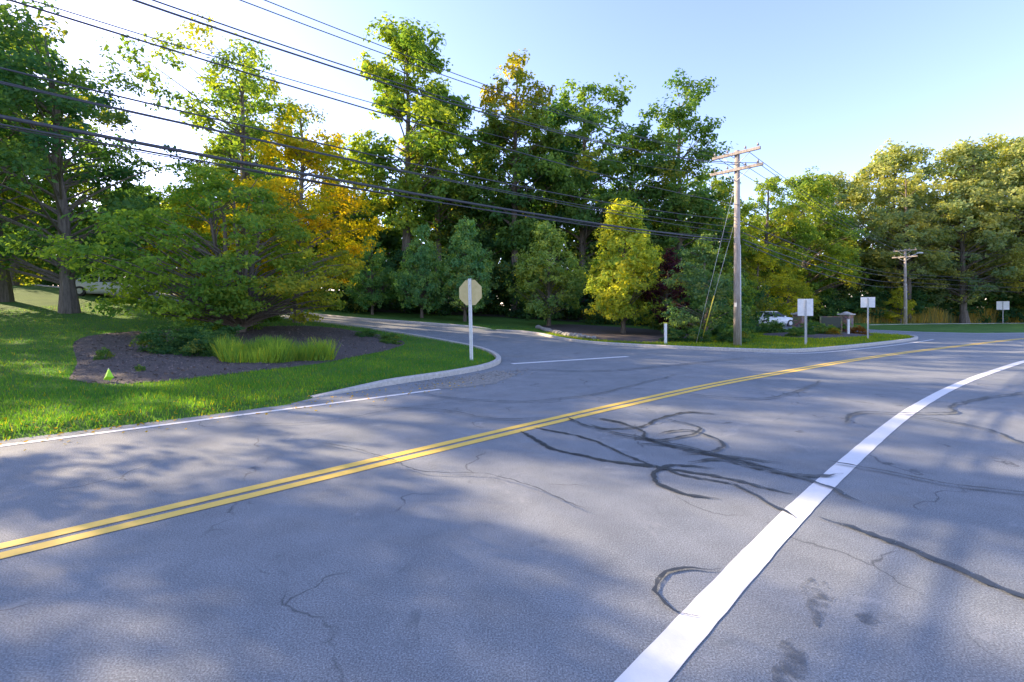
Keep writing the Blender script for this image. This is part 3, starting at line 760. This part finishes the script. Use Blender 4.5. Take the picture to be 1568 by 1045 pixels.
cyl('strand_1', .008, .008, (ax, ay, az), (9.75, 19.95, 7.2), M_GALV, gw, 6)
cyl('strand_2', .008, .008, (ax + .35, ay + .3, az), (9.75, 19.95, 5.6), M_GALV, gw, 6)
d = Vector((9.75 - ax - .35, 19.95 - ay - .3, 5.6 - az)).normalized()
p0 = Vector((ax + .35, ay + .3, az)) + d * .3
cyl('guard', .022, .022, p0, p0 + d * 2.0, M_YPL, gw, 8)

# ------------------------------------------------------------------ gate pillars and monument sign
def pillar(x, y):
    e = empty('stone_pillar', (x, y, Tz(x, y)), .5)
    box('shaft', (.6, .6, 1.25), (0, 0, .6), M_STONE, e, .02); box('base', (.7, .7, .16), (0, 0, .05), M_STONE, e, .02)
    box('cap', (.76, .76, .09), (0, 0, 1.272), M_CONC, e, .02); cyl('cap_top', .42, .08, (0, 0, 1.318), (0, 0, 1.45), M_CONC, e, 4)
pillar(19.5, 31.0); pillar(22.6, 30.9)
ms = empty('monument_sign', (21.2, 30.4, Tz(21.2, 30.4)), -.3)
box('board', (1.1, .08, .7), (0, 0, .75), M_DKSIGN, ms, .02); box('leg_l', (.09, .09, 1.2), (-.6, 0, .55), M_STONE, ms, .01); box('leg_r', (.09, .09, 1.2), (.6, 0, .55), M_STONE, ms, .01)
box('trim', (1.12, .1, .06), (0, 0, 1.132), M_STONE, ms, .01)

# ------------------------------------------------------------------ cars
def car(x, y, rz):
    e = empty('parked_car', (x, y, Tz(x, y)), rz)
    st = [(-2.25, .62, .80, .55), (-2.15, .80, .92, .35), (-1.6, .87, .98, .2), (-.8, .89, .97, .18), (.3, .89, .95, .18), (1.1, .88, .92, .18), (1.7, .85, .84, .2), (2.1, .76, .74, .3), (2.25, .55, .62, .42)]
    V = []; F = []
    for sx, w, zt, zb in st:
        for yy, zz in [(-w * .88, zb), (-w, zb + .18), (-w * 1.0, zt - .15), (-w * .9, zt), (w * .9, zt), (w, zt - .15), (w, zb + .18), (w * .88, zb)]:
            V.append((sx, yy, zz))
    for i in range(len(st) - 1):
        for j in range(8): F.append((i * 8 + j, i * 8 + (j + 1) % 8, (i + 1) * 8 + (j + 1) % 8, (i + 1) * 8 + j))
    F.append(tuple(range(8))[::-1]); F.append(tuple((len(st) - 1) * 8 + j for j in range(8)))
    mobj('body', V, F, M_CARW, True, e)
    def cab(name, pts, wb, wt, mat):
        V = []; F = []
        for (xx, zz, f) in pts:
            w = wb + (wt - wb) * f; V += [(xx, -w, zz), (xx, w, zz)]
        n = len(pts)
        for i in range(n):
            j = (i + 1) % n; F.append((2 * i, 2 * j, 2 * j + 1, 2 * i + 1))
        F.append(tuple(2 * i for i in range(n))); F.append(tuple(2 * i + 1 for i in range(n))[::-1])
        return mobj(name, V, F, mat, False, e)
    cab('windows', [(-1.75, .93, 0), (-1.15, 1.40, 1), (.25, 1.42, 1), (1.15, .90, 0)], .80, .62, M_GLASS)
    cab('roof', [(-1.22, 1.395, 1), (-1.0, 1.46, 1), (.1, 1.47, 1), (.33, 1.405, 1)], .64, .64, M_CARW)
    for s in (-1, 1):
        box('pillar_b_%d' % s, (.07, .05, .5), (-.35, s * .73, 1.17), M_CARW, e, .01, (s * .36, 0, 0))
        box('pillar_c_%d' % s, (.1, .05, .5), (-1.4, s * .73, 1.15), M_CARW, e, .01, (s * .36, .75, 0))
        box('mirror_%d' % s, (.12, .2, .12), (.75, s * .95, .98), M_CARW, e, .03)
        box('headlight_%d' % s, (.1, .32, .13), (2.13, s * .55, .6), M_GLASS, e, .03)
        box('taillight_%d' % s, (.08, .3, .14), (-2.22, s * .55, .76), M_RED, e, .02)
        for wx in (-1.35, 1.4):
            cyl('tyre_%d_%d' % (s, wx * 10), .33, .33, (wx, s * .70, .33), (wx, s * .91, .33), M_BLACK, e, 24)
            cyl('hub_%d_%d' % (s, wx * 10), .2, .18, (wx, s * .90, .33), (wx, s * .925, .33), M_GALV, e, 12)
    return e
car(25.2, 44.5, .15)
car(-27.6, 31.5, .3)

# ------------------------------------------------------------------ light, sky, camera
EL = math.radians(24); AZ = math.radians(-68)
sd = Vector((math.sin(AZ) * math.cos(EL), math.cos(AZ) * math.cos(EL), math.sin(EL)))
su = bpy.data.lights.new('sun', 'SUN'); su.energy = 14; su.angle = math.radians(.5); su.color = (1, .77, .50)
so = bpy.data.objects.new('sun', su); COL.objects.link(so); so.rotation_euler = sd.to_track_quat('Z', 'Y').to_euler()
w = bpy.data.worlds.new('World'); S.world = w; w.use_nodes = True
nt = w.node_tree; bg = nt.nodes['Background']
sk = nt.nodes.new('ShaderNodeTexSky'); sk.sky_type = 'NISHITA'; sk.sun_disc = False
sk.sun_elevation = EL; sk.sun_rotation = AZ % (2 * math.pi); sk.air_density = 1.0; sk.dust_density = .5; sk.ozone_density = 2.6
wb = mix(nt, 1.0, sk.outputs[0], (1.10, .91, 1.0), 'MULTIPLY')
nt.links.new(wb, bg.inputs[0]); bg.inputs[1].default_value = .51

cam = bpy.data.cameras.new('camera'); co = bpy.data.objects.new('camera', cam); COL.objects.link(co)
co.location = (0, 0, 1.65); co.rotation_euler = (math.radians(90), 0, 0)
cam.sensor_width = 36; cam.lens = 36 * 700 / 1568; cam.shift_y = -47.5 / 1568; cam.clip_end = 3000; cam.clip_start = .05
S.camera = co
S.view_settings.view_transform = 'Standard'; S.view_settings.look = 'None'; S.view_settings.exposure = 0
